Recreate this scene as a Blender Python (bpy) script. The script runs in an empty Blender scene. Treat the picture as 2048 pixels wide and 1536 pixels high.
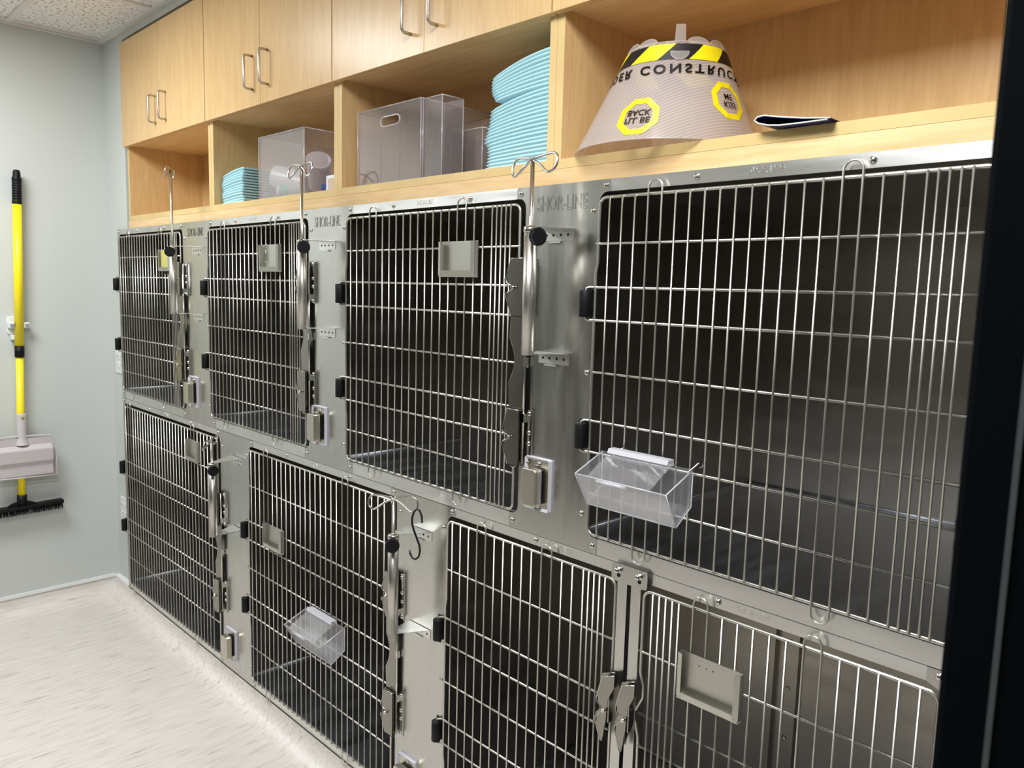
import bpy, math, random
from mathutils import Vector, Matrix
random.seed(7)
SC = bpy.context.scene
COL = SC.collection
R = math.radians

# ------------------------------------------------------------------ camera
YAW, PIT, ROL = R(45.334), R(-6.886), R(1.544)
F = Vector((-math.sin(YAW)*math.cos(PIT), math.cos(YAW)*math.cos(PIT), math.sin(PIT)))
R0 = Vector((math.cos(YAW), math.sin(YAW), 0)); U0 = R0.cross(F)
RX = R0*math.cos(ROL) + U0*math.sin(ROL); UX = -R0*math.sin(ROL) + U0*math.cos(ROL)
cd = bpy.data.cameras.new('camera'); cam = bpy.data.objects.new('camera', cd); COL.objects.link(cam)
M = Matrix((RX, UX, -F)).transposed().to_4x4(); M.translation = Vector((0, -1.235, 1.53))
cam.matrix_world = M
cd.sensor_width = 36; cd.lens = 36*1563.12/2048; cd.clip_start = .02
cd.dof.use_dof = True; cd.dof.focus_distance = 1.9; cd.dof.aperture_fstop = 11
SC.camera = cam

# ------------------------------------------------------------------ world, exposure
w = bpy.data.worlds.new('world'); SC.world = w; w.use_nodes = True
w.node_tree.nodes['Background'].inputs[0].default_value = (.85, .92, 1, 1)
w.node_tree.nodes['Background'].inputs[1].default_value = .12
vs = SC.view_settings
vs.view_transform = 'Standard'; vs.look = 'None'; vs.gamma = 1; vs.use_curve_mapping = False
vs.exposure = 0.68
CEIL = 2.592
LIGHTS = [(-3.03, -1.13, 21), (-.59, -1.05, 25)]      # x, y, watts of the two ceiling troffers (2 ft x 4 ft, long side across the room)
for x, y, p in LIGHTS:
    ld = bpy.data.lights.new('troffer_light', 'AREA'); ld.shape = 'RECTANGLE'; ld.size = .54; ld.size_y = .86
    ld.energy = p; ld.color = (.965, .985, 1)
    lo = bpy.data.objects.new('troffer_light', ld); lo.location = (x, y, CEIL-.012); COL.objects.link(lo)

# ------------------------------------------------------------------ materials
def lin(c): return tuple(((v/255)/12.92 if v/255 <= .04045 else ((v/255+.055)/1.055)**2.4) for v in c)+(1,)
class NT:
    def __init__(s, name):
        s.m = bpy.data.materials.new(name); s.m.use_nodes = True; s.t = s.m.node_tree; s.t.nodes.clear()
        s.out = s.n('ShaderNodeOutputMaterial')
    def n(s, k, **kw):
        x = s.t.nodes.new(k)
        for a, b in kw.items():
            if a.startswith('i_'):
                x.inputs[a[2:].replace('_', ' ')].default_value = b
            else: setattr(x, a, b)
        return x
    def l(s, a, b): s.t.links.new(a, b)
def simple(name, rgb, rough=.5, metal=0, spec=.5, **kw):
    N = NT(name); p = N.n('ShaderNodeBsdfPrincipled'); p.inputs['Base Color'].default_value = lin(rgb)
    p.inputs['Roughness'].default_value = rough; p.inputs['Metallic'].default_value = metal
    p.inputs['Specular IOR Level'].default_value = spec
    # slight procedural variation
    tc = N.n('ShaderNodeTexCoord'); no = N.n('ShaderNodeTexNoise'); no.inputs['Scale'].default_value = kw.get('vs', 30)
    N.l(tc.outputs['Object'], no.inputs['Vector'])
    mr = N.n('ShaderNodeMapRange'); mr.inputs['To Min'].default_value = rough-.04; mr.inputs['To Max'].default_value = rough+.05
    N.l(no.outputs['Fac'], mr.inputs['Value']); N.l(mr.outputs['Result'], p.inputs['Roughness'])
    if kw.get('emit'):
        p.inputs['Emission Color'].default_value = lin(kw['ecol']); p.inputs['Emission Strength'].default_value = kw['emit']
    N.l(p.outputs[0], N.out.inputs[0]); return N.m
def steel(name, col, rough, aniso=0, tan=(0, 0, 1), stretch=(1, 1, 1), var=.045, sc=5):
    N = NT(name); p = N.n('ShaderNodeBsdfPrincipled')
    p.inputs['Metallic'].default_value = 1
    tc = N.n('ShaderNodeTexCoord'); mp = N.n('ShaderNodeMapping'); mp.inputs['Scale'].default_value = stretch
    N.l(tc.outputs['Object'], mp.inputs['Vector'])
    no = N.n('ShaderNodeTexNoise'); no.inputs['Scale'].default_value = sc; no.inputs['Detail'].default_value = 2
    N.l(mp.outputs[0], no.inputs['Vector'])
    mr = N.n('ShaderNodeMapRange'); mr.inputs['From Min'].default_value = .3; mr.inputs['From Max'].default_value = .7
    mr.inputs['To Min'].default_value = rough-.05; mr.inputs['To Max'].default_value = rough+.07
    N.l(no.outputs['Fac'], mr.inputs['Value']); N.l(mr.outputs['Result'], p.inputs['Roughness'])
    mx = N.n('ShaderNodeMix', data_type='RGBA'); c = lin(col)
    mx.inputs[6].default_value = tuple(v*(1-var) for v in c[:3])+(1,); mx.inputs[7].default_value = tuple(min(1, v*(1+var)) for v in c[:3])+(1,)
    N.l(no.outputs['Fac'], mx.inputs[0]); N.l(mx.outputs[2], p.inputs['Base Color'])
    if aniso:
        p.inputs['Anisotropic'].default_value = aniso
        cb = N.n('ShaderNodeCombineXYZ')
        for i in range(3): cb.inputs[i].default_value = tan[i]
        N.l(cb.outputs[0], p.inputs['Tangent'])
    # very soft waviness of thin sheet
    if name in ('panel_steel', 'rail_steel', 'galvanised_sheet'):
        m2 = N.n('ShaderNodeMapping'); m2.inputs['Scale'].default_value = (.5, .5, 1.6); N.l(tc.outputs['Object'], m2.inputs[0])
        n2 = N.n('ShaderNodeTexNoise'); n2.inputs['Scale'].default_value = 5; n2.inputs['Detail'].default_value = 0
        N.l(m2.outputs[0], n2.inputs['Vector'])
        bp = N.n('ShaderNodeBump'); bp.inputs['Strength'].default_value = .07; bp.inputs['Distance'].default_value = .004
        N.l(n2.outputs['Fac'], bp.inputs['Height']); N.l(bp.outputs[0], p.inputs['Normal'])
    N.l(p.outputs[0], N.out.inputs[0]); return N.m
def wood(name, a, b, stretch=(14, 14, 1.2), rough=.38):
    N = NT(name); p = N.n('ShaderNodeBsdfPrincipled'); p.inputs['Specular IOR Level'].default_value = .28
    tc = N.n('ShaderNodeTexCoord'); mp = N.n('ShaderNodeMapping'); mp.inputs['Scale'].default_value = stretch
    N.l(tc.outputs['Object'], mp.inputs['Vector'])
    n1 = N.n('ShaderNodeTexNoise'); n1.inputs['Scale'].default_value = 2.2; n1.inputs['Detail'].default_value = 6; n1.inputs['Distortion'].default_value = 1.1
    n2 = N.n('ShaderNodeTexNoise'); n2.inputs['Scale'].default_value = 9; n2.inputs['Detail'].default_value = 8
    N.l(mp.outputs[0], n1.inputs['Vector']); N.l(mp.outputs[0], n2.inputs['Vector'])
    ad = N.n('ShaderNodeMath', operation='ADD'); N.l(n1.outputs['Fac'], ad.inputs[0]); N.l(n2.outputs['Fac'], ad.inputs[1])
    mr = N.n('ShaderNodeMapRange'); mr.inputs['From Min'].default_value = .75; mr.inputs['From Max'].default_value = 1.3
    N.l(ad.outputs[0], mr.inputs['Value'])
    mx = N.n('ShaderNodeMix', data_type='RGBA'); mx.inputs[6].default_value = lin(a); mx.inputs[7].default_value = lin(b)
    N.l(mr.outputs['Result'], mx.inputs[0]); N.l(mx.outputs[2], p.inputs['Base Color'])
    p.inputs['Roughness'].default_value = rough
    N.l(p.outputs[0], N.out.inputs[0]); return N.m
def clear(name, tint, haze, hazecol, gloss=.12, rough=.08, stripes=False):
    """thin clear or frosted plastic sheet: transparent + a little diffuse haze + surface gloss"""
    N = NT(name)
    tr = N.n('ShaderNodeBsdfTransparent'); tr.inputs[0].default_value = tint+(1,)
    df = N.n('ShaderNodeBsdfDiffuse'); df.inputs[0].default_value = lin(hazecol)
    tl = N.n('ShaderNodeBsdfTranslucent'); tl.inputs[0].default_value = lin(hazecol)
    dd = N.n('ShaderNodeMixShader'); dd.inputs[0].default_value = .4
    N.l(df.outputs[0], dd.inputs[1]); N.l(tl.outputs[0], dd.inputs[2])
    m1 = N.n('ShaderNodeMixShader'); m1.inputs[0].default_value = haze
    N.l(tr.outputs[0], m1.inputs[1]); N.l(dd.outputs[0], m1.inputs[2])
    gl = N.n('ShaderNodeBsdfGlossy'); gl.inputs['Roughness'].default_value = rough
    lw = N.n('ShaderNodeLayerWeight'); lw.inputs[0].default_value = .25
    mu = N.n('ShaderNodeMath', operation='MULTIPLY_ADD'); mu.inputs[1].default_value = .42; mu.inputs[2].default_value = gloss*.4
    N.l(lw.outputs['Fresnel'], mu.inputs[0])
    m2 = N.n('ShaderNodeMixShader'); N.l(mu.outputs[0], m2.inputs[0]); N.l(m1.outputs[0], m2.inputs[1]); N.l(gl.outputs[0], m2.inputs[2])
    if stripes:
        tc = N.n('ShaderNodeTexCoord'); mp = N.n('ShaderNodeMapping'); mp.inputs['Rotation'].default_value = (0, R(28), 0)
        wv = N.n('ShaderNodeTexWave', bands_direction='Z'); wv.inputs['Scale'].default_value = 52
        N.l(tc.outputs['Object'], mp.inputs[0]); N.l(mp.outputs[0], wv.inputs[0])
        mr = N.n('ShaderNodeMapRange'); mr.inputs['To Min'].default_value = haze-.10; mr.inputs['To Max'].default_value = min(1, haze+.12)
        N.l(wv.outputs['Fac'], mr.inputs['Value']); N.l(mr.outputs['Result'], m1.inputs[0])
    N.l(m2.outputs[0], N.out.inputs[0]); return N.m

MAT = {}
MAT['steel'] = steel('panel_steel', (200, 199, 194), .24, .35, (0, 0, 1), (5, 5, .8))
MAT['rail'] = steel('rail_steel', (226, 225, 222), .30, .5, (0, 0, 1), (.8, 9, 9))
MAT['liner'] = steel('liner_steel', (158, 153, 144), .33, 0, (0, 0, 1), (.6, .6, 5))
MAT['cfloor'] = steel('cage_floor_steel', (178, 180, 186), .34, 0, (0, 1, 0), (6, .8, 1))
MAT['wire'] = steel('wire_steel', (202, 200, 192), .34)
MAT['polish'] = steel('polished_steel', (205, 202, 196), .16)
MAT['satin'] = steel('satin_tube_steel', (196, 193, 186), .32, 0, (0, 0, 1), (1, 1, .3))
MAT['latch'] = steel('latch_steel', (150, 147, 140), .2)
MAT['dark_line'] = steel('logo_shaded_line_steel', (98, 96, 92), .35)  # darker outline steel: relief shading of the raised letters put into the colour
MAT['cover'] = steel('cover_steel', (205, 200, 186), .28)
MAT['holder'] = steel('galvanised_sheet', (196, 194, 186), .42)
MAT['gasket'] = simple('cover_gasket_grey', (196, 194, 204), .45)
MAT['black'] = simple('black_plastic', (9, 9, 11), .5, spec=.25)
MAT['blackrubber'] = simple('black_rubber', (7, 7, 10), .5, spec=.3)
MAT['blackmetal'] = simple('black_coated_wire', (12, 12, 13), .3)
MAT['wood'] = wood('maple_laminate', (207, 171, 119), (221, 188, 137), rough=.30)
MAT['woodh'] = wood('maple_edge_board', (216, 180, 128), (234, 203, 154), (1.2, 14, 14))
MAT['edge'] = wood('maple_edge_band', (204, 176, 118), (218, 190, 134), (1.2, 14, 1.2))
MAT['alu'] = simple('brushed_nickel', (196, 190, 182), .3, 1)
MAT['pad'] = simple('blue_underpad_film', (180, 220, 228), .45)
MAT['wall'] = simple('wall_paint', (199, 203, 199), .6, vs=60)
MAT['dark'] = simple('unseen_dark_wall', (66, 63, 58), .6)  # tone of the unseen wall part added for dark reflections
MAT['trimw'] = simple('white_trim', (232, 234, 232), .4)
MAT['white'] = simple('white_plastic', (224, 226, 226), .35)
MAT['grey'] = simple('dustpan_grey_plastic', (196, 190, 190), .42)
MAT['yellow'] = simple('yellow_tube', (250, 226, 30), .35)
MAT['doorblk'] = simple('black_door_paint', (4, 6, 8), .7, spec=.04)
MAT['seal'] = simple('grey_door_seam', (62, 66, 68), .5)
MAT['navy'] = simple('navy_card', (18, 26, 96), .5)
MAT['blue'] = simple('blue_packet', (30, 66, 140), .45)
MAT['ink'] = simple('black_print', (10, 8, 10), .45)
MAT['badge'] = simple('yellow_print', (232, 214, 20), .4)
MAT['olive'] = simple('pale_yellow_card', (188, 184, 104), .6)
MAT['green'] = simple('green_print', (110, 180, 160), .5)
MAT['acrylic'] = clear('clear_acrylic', (.985, .97, .968), .085, (240, 230, 230), .05, .06)
MAT['acrylicedge'] = clear('acrylic_edge', (.95, .93, .94), .5, (245, 240, 242), .2, .1)
MAT['frost'] = clear('frosted_plastic', (.97, .97, .98), .72, (250, 250, 255), .05, .25)
MAT['feeder'] = clear('clear_feeder_plastic', (.985, .985, .99), .10, (244, 242, 246), .06, .1)
MAT['feederedge'] = clear('feeder_plastic_edge', (.95, .95, .97), .6, (248, 248, 252), .15, .2)
MAT['cone'] = clear('ribbed_collar_plastic', (.98, .96, .94), .50, (228, 220, 218), .12, .12, True)
MAT['coneclear'] = clear('collar_tab_plastic', (.97, .95, .93), .34, (246, 238, 232), .1, .15)
MAT['panel'] = simple('diffuser', (240, 240, 240), .5, emit=5, ecol=(246, 250, 255))
MAT['tgrid'] = simple('ceiling_grid_metal', (226, 222, 216), .5)
# floor vinyl
N = NT('streaked_vinyl'); p = N.n('ShaderNodeBsdfPrincipled'); tc = N.n('ShaderNodeTexCoord')
mp = N.n('ShaderNodeMapping'); mp.inputs['Scale'].default_value = (26, 2.4, 26); mp.inputs['Rotation'].default_value = (0, 0, R(2))
N.l(tc.outputs['Object'], mp.inputs[0])
n1 = N.n('ShaderNodeTexNoise'); n1.inputs['Scale'].default_value = 3.2; n1.inputs['Detail'].default_value = 7; n1.inputs['Roughness'].default_value = .62
N.l(mp.outputs[0], n1.inputs['Vector'])
cr = N.n('ShaderNodeValToRGB'); e = cr.color_ramp.elements
e[0].position = .27; e[0].color = lin((120, 112, 106)); e[1].position = .36; e[1].color = lin((203, 196, 188))
k = e.new(.5); k.color = lin((218, 212, 205)); k = e.new(.75); k.color = lin((226, 221, 214))
N.l(n1.outputs['Fac'], cr.inputs[0]); N.l(cr.outputs[0], p.inputs['Base Color']); p.inputs['Roughness'].default_value = .42
N.l(p.outputs[0], N.out.inputs[0]); MAT['floor'] = N.m
# ceiling tile
N = NT('fissured_tile'); p = N.n('ShaderNodeBsdfPrincipled'); tc = N.n('ShaderNodeTexCoord')
n1 = N.n('ShaderNodeTexNoise'); n1.inputs['Scale'].default_value = 75; n1.inputs['Detail'].default_value = 4
N.l(tc.outputs['Object'], n1.inputs['Vector'])
cr = N.n('ShaderNodeValToRGB'); e = cr.color_ramp.elements
e[0].position = .36; e[0].color = lin((176, 164, 148)); e[1].position = .47; e[1].color = lin((242, 240, 236))
N.l(n1.outputs['Fac'], cr.inputs[0]); N.l(cr.outputs[0], p.inputs['Base Color']); p.inputs['Roughness'].default_value = .9
N.l(p.outputs[0], N.out.inputs[0]); MAT['tile'] = N.m

# ------------------------------------------------------------------ mesh helpers
class MB:
    def __init__(s): s.v = []; s.f = []; s.s = []
    def add(s, vs, fs, smooth=False):
        b = len(s.v); s.v += [tuple(v) for v in vs]; s.f += [tuple(i+b for i in f) for f in fs]; s.s += [smooth]*len(fs); return s
    def box(s, x0, x1, y0, y1, z0, z1):
        v = [(x, y, z) for z in (z0, z1) for y in (y0, y1) for x in (x0, x1)]
        return s.add(v, [(0, 2, 3, 1), (4, 5, 7, 6), (0, 1, 5, 4), (2, 6, 7, 3), (0, 4, 6, 2), (1, 3, 7, 5)])
    def cyl(s, a, b, r, n=10, r2=None, cap=True):
        return s.tube([a, b], r, n, r2=r2, cap=cap)
    def tube(s, pts, r, n=8, closed=False, r2=None, cap=True):
        P = [Vector(q) for q in pts]; m = len(P); base = len(s.v); up = None; rings = []
        for i in range(m):
            if closed: t = (P[(i+1) % m]-P[i-1])
            else: t = P[min(i+1, m-1)]-P[max(i-1, 0)]
            t.normalize()
            if up is None:
                up = Vector((0, 0, 1)) if abs(t.z) < .9 else Vector((1, 0, 0))
            a = t.cross(up)
            if a.length < 1e-6: a = t.orthogonal()
            a.normalize(); b = t.cross(a); b.normalize(); up = -b if b.dot(up) < 0 else b
            a = t.cross(up).normalized()
            rr = r if r2 is None else r+(r2-r)*i/(m-1)
            if not hasattr(rr, '__len__'):
                rings.append([P[i]+(a*math.cos(2*math.pi*k/n)+up*math.sin(2*math.pi*k/n))*rr for k in range(n)])
        vs = [v for g in rings for v in g]; fs = []
        for i in range(m if closed else m-1):
            j = (i+1) % m
            for k in range(n):
                k2 = (k+1) % n; fs.append((i*n+k, i*n+k2, j*n+k2, j*n+k))
        s.add(vs, fs, True)
        if not closed and cap:
            s.f.append(tuple(base+k for k in range(n))[::-1]); s.f.append(tuple(base+(m-1)*n+k for k in range(n))); s.s += [False, False]
        return s
    def prism(s, poly, d0, d1, ax='y'):
        """poly in (x,z) extruded over y (ax='y'); (y,z) over x (ax='x'); (x,y) over z (ax='z')"""
        def P(a, b, d): return (a, d, b) if ax == 'y' else ((d, a, b) if ax == 'x' else (a, b, d))
        n = len(poly); v = [P(a, b, d0) for a, b in poly]+[P(a, b, d1) for a, b in poly]
        return s.add(v, [tuple(range(n)), tuple(range(2*n-1, n-1, -1))]+[(i, i+n, (i+1) % n+n, (i+1) % n) for i in range(n)])
    def ribbon(s, path, d0, d1, th, ax='y', smooth=False):
        """open polyline thickened by th in its plane then extruded"""
        n = len(path); A = []; B = []
        for i in range(n):
            p0 = Vector(path[max(i-1, 0)]); p1 = Vector(path[min(i+1, n-1)]); t = (p1-p0).normalized(); nn = Vector((-t.y, t.x))
            c = Vector(path[i]); A.append(tuple(c+nn*th/2)); B.append(tuple(c-nn*th/2))
        return s.prism(A+B[::-1], d0, d1, ax)
    def lathe(s, c, axis, prof, n=16):
        """prof: list of (r, h) along axis from c"""
        ax = Vector(axis).normalized(); a = ax.orthogonal().normalized(); b = ax.cross(a); c = Vector(c)
        vs = []; fs = []
        for r, h in prof:
            for k in range(n):
                t = 2*math.pi*k/n; vs.append(c+ax*h+(a*math.cos(t)+b*math.sin(t))*r)
        for i in range(len(prof)-1):
            for k in range(n):
                k2 = (k+1) % n; fs.append((i*n+k, i*n+k2, (i+1)*n+k2, (i+1)*n+k))
        s.add(vs, fs, True)
        return s
    def mesh(s, name):
        me = bpy.data.meshes.new(name); me.from_pydata(s.v, [], s.f); me.update()
        if getattr(s, 'split', None): me.polygons.foreach_set('material_index', [0 if i < s.split else 1 for i in range(len(s.f))])
        me.polygons.foreach_set('use_smooth', s.s); return me
    def build(s, name, mat, parent=None, bev=0, seg=2):
        me = s.mesh(name); me.materials.append(MAT[mat] if isinstance(mat, str) else mat)
        if getattr(s, 'split', None): me.materials.append(MAT['polish'])
        o = bpy.data.objects.new(name, me); COL.objects.link(o); o.parent = parent
        if parent is not None: o.matrix_parent_inverse = wm(parent).inverted()
        import bmesh
        bm = bmesh.new(); bm.from_mesh(me); bmesh.ops.recalc_face_normals(bm, faces=bm.faces); bm.to_mesh(me); bm.free()
        if bev:
            b = o.modifiers.new('bevel', 'BEVEL'); b.width = bev; b.segments = seg; b.limit_method = 'ANGLE'; b.angle_limit = R(40)
        return o
def wm(o):
    m = Matrix.LocRotScale(o.location, o.rotation_euler, o.scale)
    if o.parent: m = wm(o.parent) @ o.matrix_parent_inverse @ m
    return m
def tag(o, label, cat=None, group=None, kind=None):
    o['label'] = label
    if cat: o['category'] = cat
    if group: o['group'] = group
    if kind: o['kind'] = kind
    return o
def struct(o, label=None):
    o['kind'] = 'structure'
    if label: o['label'] = label
    return o
def thing(name, loc, label, cat, group=None):
    o = bpy.data.objects.new(name, None); COL.objects.link(o); o.location = loc; o.empty_display_size = .05
    return tag(o, label, cat, group)
def inst(me, name, loc, parent, rot=(0, 0, 0)):
    o = bpy.data.objects.new(name, me); COL.objects.link(o); o.location = loc; o.rotation_euler = rot; o.parent = parent
    if parent is not None: o.matrix_parent_inverse = wm(parent).inverted()
    return o
def arc(cx, cz, r, a0, a1, n=6): return [(cx+r*math.cos(R(a0+(a1-a0)*i/n)), cz+r*math.sin(R(a0+(a1-a0)*i/n))) for i in range(n+1)]
def rrect(x0, x1, z0, z1, r, n=5):
    return arc(x1-r, z1-r, r, 90, 0, n)+arc(x1-r, z0+r, r, 0, -90, n)+arc(x0+r, z0+r, r, -90, -180, n)+arc(x0+r, z1-r, r, 180, 90, n)
def text_mesh(txt, size, depth=.0004, outline=False, cx=1.0, spacing=1.0, bold=0):
    cu = bpy.data.curves.new('lettering', 'FONT'); cu.body = txt; cu.size = size; cu.align_x = 'CENTER'; cu.align_y = 'CENTER'
    cu.space_character = spacing; cu.resolution_u = 3
    if outline:
        cu.fill_mode = 'NONE'; cu.bevel_depth = depth; cu.bevel_resolution = 0
    else: cu.extrude = depth; cu.offset = bold
    o = bpy.data.objects.new('tmp', cu); COL.objects.link(o)
    dg = bpy.context.evaluated_depsgraph_get(); me = bpy.data.meshes.new_from_object(o.evaluated_get(dg))
    bpy.data.objects.remove(o); bpy.data.curves.remove(cu)
    for v in me.vertices: v.co.x *= cx
    return me
def on_front(me, x, y, z):
    """lay lettering (xy plane) upright on a front facing -y"""
    me.transform(Matrix.Translation((x, y, z)) @ Matrix.Rotation(R(90), 4, 'X')); return me
def mesh_obj(me, name, mat, parent):
    me.materials.clear(); me.materials.append(MAT[mat]); me.name = name
    o = bpy.data.objects.new(name, me); COL.objects.link(o); o.parent = parent
    if parent is not None: o.matrix_parent_inverse = wm(parent).inverted()
    return o

# ------------------------------------------------------------------ room shell
XL = -3.99; YW = .02; XE = 1.2; YB = -2.75
b = MB(); b.box(XL-.12, XL, YB-.1, .95, 0, 2.75); struct(b.build('wall_left', 'wall'))
b = MB()
b.box(XL, -3.806, YW, .95, 0, 1.753); b.box(XL, -3.736, YW, .95, 1.753, 2.75)      # pier left of the cages and cabinets
b.box(-3.736, -.298, YW, .95, 2.560, 2.75)                                          # soffit over the cabinets
b.box(-.298, XE, YW, .95, 1.753, 2.75); b.box(-.09, XE, YW, .95, 0, 1.753)
b.box(-3.806, -.09, .80, .95, 0, 1.753); b.box(-3.736, -.298, .80, .95, 1.753, 2.560)
struct(b.build('wall_back', 'wall'))
b = MB(); b.box(XL-.12, XE+.1, YB-.1, YB, 1.86, 2.75); struct(b.build('wall_front', 'wall'))
b = MB(); b.box(XL-.12, XE+.1, YB-.1, YB+.02, 0, 1.86); struct(b.build('wall_front_dark', 'dark'))  # unseen lower wall, made dark to darken the reflections in the steel
b = MB(); b.box(XE, XE+.1, YB-.1, .95, 0, 2.75); struct(b.build('wall_right', 'wall'))
# floor with coved edge
b = MB(); prof = []
rc = .078
for i in range(9):
    a = R(90*i/8); prof.append((.004+rc-rc*math.sin(a), rc-rc*math.cos(a)))     # (inset, height) from floor to wall
prof = [(rc+.004-rc*math.sin(R(90*i/8)), rc-rc*math.cos(R(90*i/8))) for i in range(9)]
ys0 = YB; vs_ = []; fs_ = []
X2 = XE
for d, z in prof: vs_ += [(XL+d, ys0, z), (XL+d, -d, z), (X2, -d, z)]
for i in range(8):
    a = i*3; fs_ += [(a, a+1, a+4, a+3), (a+1, a+2, a+5, a+4)]
b.add(vs_, fs_, True)
b.add([(XL+prof[0][0], ys0, 0), (X2, ys0, 0), (X2, -prof[0][0], 0), (XL+prof[0][0], -prof[0][0], 0)], [(0, 1, 2, 3)])
b.box(XL-.1, XE+.1, YB-.1, .95, -.08, -.03)
struct(b.build('floor', 'floor'))
b = MB(); b.box(XL, XL+.008, YB, -.004, .079, .094); struct(b.build('baseboard_left', 'trimw'))
b = MB(); b.box(XL, -3.806, -.004, YW, .070, .086); struct(b.build('baseboard_back', 'trimw'))
# ceiling: tiles with T grid
b = MB(); b.box(XL-.1, XE+.1, YB-.1, .1, CEIL+.008, CEIL+.05); struct(b.build('ceiling', 'tile'))
b = MB()
gy = [-.355-.61*i for i in range(4)]; gx = [-3.945+.61*i for i in range(9)]
for y in gy: b.box(XL, XE, y-.012, y+.012, CEIL, CEIL+.01)
for x in gx: b.box(x-.012, x+.012, YB, YW, CEIL+.001, CEIL+.01)
b.box(XL, XE, YW-.024, YW, CEIL-.003, CEIL+.01); b.box(XL, XL+.024, YB, YW-.024, CEIL-.003, CEIL+.0099)
struct(b.build('trim_2', 'tgrid'))
for x, y, p_ in LIGHTS:
    t = thing('ceiling_light', (x, y, CEIL), 'flat rectangular ceiling light panel '+('over the far half of the aisle' if x < -2 else 'over the near end of the aisle'), 'ceiling light')
    b = MB(); 
    for (x0, x1, y0, y1) in ((-.295, .295, -.46, -.435), (-.295, .295, .435, .46), (-.295, -.27, -.435, .435), (.27, .295, -.435, .435)): b.box(x+x0, x+x1, y+y0, y+y1, CEIL-.004, CEIL+.006)
    b.build('frame', 'trimw', t)
    b = MB(); b.box(x-.27, x+.27, y-.435, y+.435, CEIL-.001, CEIL+.006); b.build('diffuser', 'panel', t)
# black door leaf at the right, close to the camera
XD = -.130
b = MB(); b.box(XD, XD+.9, -.75, -.706, .01, 2.2); d = struct(b.build('door_1', 'doorblk', bev=.004))
b = MB(); b.box(XD+.0265, XD+.0295, -.7515, -.7495, .01, 2.2); b.build('door_seam', 'seal', d)

# ------------------------------------------------------------------ cages
ZT, ZS, ZB = 1.751, .987, .075         # top of bank, seam between rows, bottom of bank
screw_me = MB().lathe((0, 0, 0), (0, -1, 0), [(.0062, 0), (.0060, .0014), (.0045, .0032), (.002, .0040), (0, .0042)], 12).mesh('screw')
screw_me.materials.append(MAT['polish'])
def screw(parent, x, z, y=-.0015): return inst(screw_me, 'screw', (x, y, z), parent)
UH = [1.625, 1.539, 1.473, 1.368, 1.268, 1.203, 1.116]; LH = [.826, .697, .629, .526, .421, .355, .238]
def stile_poly(xl, xr, zt, zb, zot, zob, t=.028, r=.020):
    return ([(xl-t, zb), (xl-t, zob), (xl-r, zob)] + arc(xl-r, zob+r, r, -90, 0) + arc(xl-r, zot-r, r, 0, 90) +
            [(xl-t, zot), (xl-t, zt-.004), (xl-t+.004, zt), (xr+t-.004, zt), (xr+t, zt-.004), (xr+t, zot), (xr+r, zot)] +
            arc(xr+r, zot-r, r, 90, 180) + arc(xr+r, zob+r, r, 180, 270) + [(xr+t, zob), (xr+t, zb)])
def door_mesh(dl, W, zt, zb, HZ, hinge, bars, loops, left=True):
    """wire gate. hinge = list of index pairs into HZ"""
    b = MB(); dr = dl+W; yf = -.006; fr = .0034
    hs = 1 if left else -1; hx = dl if left else dr
    z1 = HZ[hinge[0][0]]+.03; z2 = HZ[hinge[1][1]]-.03
    # outer frame with the jog on the hinge side
    path = []
    r = .016
    if left:
        path += [(dl+r, zt)]+arc(dr-r, zt-r, r, 90, 0, 4)+arc(dr-r, zb+r, r, 0, -90, 4)+arc(dl+r, zb+r, r, -90, -180, 4)
        path += [(dl, z2-.02), (dl-.004, z2), (dl-.004, z1), (dl, z1+.02)]+arc(dl+r, zt-r, r, 180, 110, 4)
    else:
        path += arc(dr-r, zt-r, r, 80, 0, 4)+[(dr, z1+.02), (dr+.004, z1), (dr+.004, z2), (dr, z2-.02)]
        path += arc(dr-r, zb+r, r, 0, -90, 4)+arc(dl+r, zb+r, r, -90, -180, 4)
        zz = HZ[hinge[0][0]]
        path += [(dl, HZ[hinge[1][1]]-.05), (dl-.002, HZ[hinge[1][1]]-.01), (dl+.006, HZ[hinge[1][1]]+.03), (dl+.002, zz-.12), (dl+.001, zz-.05), (dl-.012, zz-.005), (dl+.008, zz+.035), (dl+.008, zz+.06)]
        path += [(dl, zz+.085)]+arc(dl+r, zt-r, r, 180, 90, 4)
    b.tube([(x, yf, z) for x, z in path], fr, 8, closed=True)
    hy = yf-.0005
    hin = [HZ[i] for pr in hinge for i in pr]
    for z in HZ:
        if z in hin: continue
        b.tube([(dl-.007, hy, z), (dl+.004, hy, z), (dr+.004, hy, z)], .0026, 8)
    for i, j in hinge:
        za, zb_ = HZ[i], HZ[j]
        o = hx-.020*hs
        b.tube([(dr-.004*hs if left else dl, hy, za), (hx-.006*hs, hy, za), (o+.006*hs, -.013, za), (o+.001*hs, -.016, za-.003), (o, -.016, za-.009),
                (o, -.016, zb_+.009), (o+.001*hs, -.016, zb_+.003), (o+.006*hs, -.013, zb_), (hx-.006*hs, hy, zb_), (dr-.004*hs if left else dl, hy, zb_)], .0029, 8)
    vy = hy-.0047
    for i, x in enumerate(bars):
        if any(i in lp for lp in loops): continue
        b.tube([(x, vy, zb-.001), (x, vy, zt+.001)], .00205, 7)
    for i, j in loops:
        x0, x1 = bars[i], bars[j]; rr = (x1-x0)/2; cx = (x0+x1)/2
        pt = [(x, vy, z) for x, z in arc(cx, zt+.010, rr, 180, 0, 8)]; pb = [(x, vy, z) for x, z in arc(cx, zb-.014, rr, 0, -180, 8)]
        b.tube(pt+pb, .00205, 7, closed=True)
    return b
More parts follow.
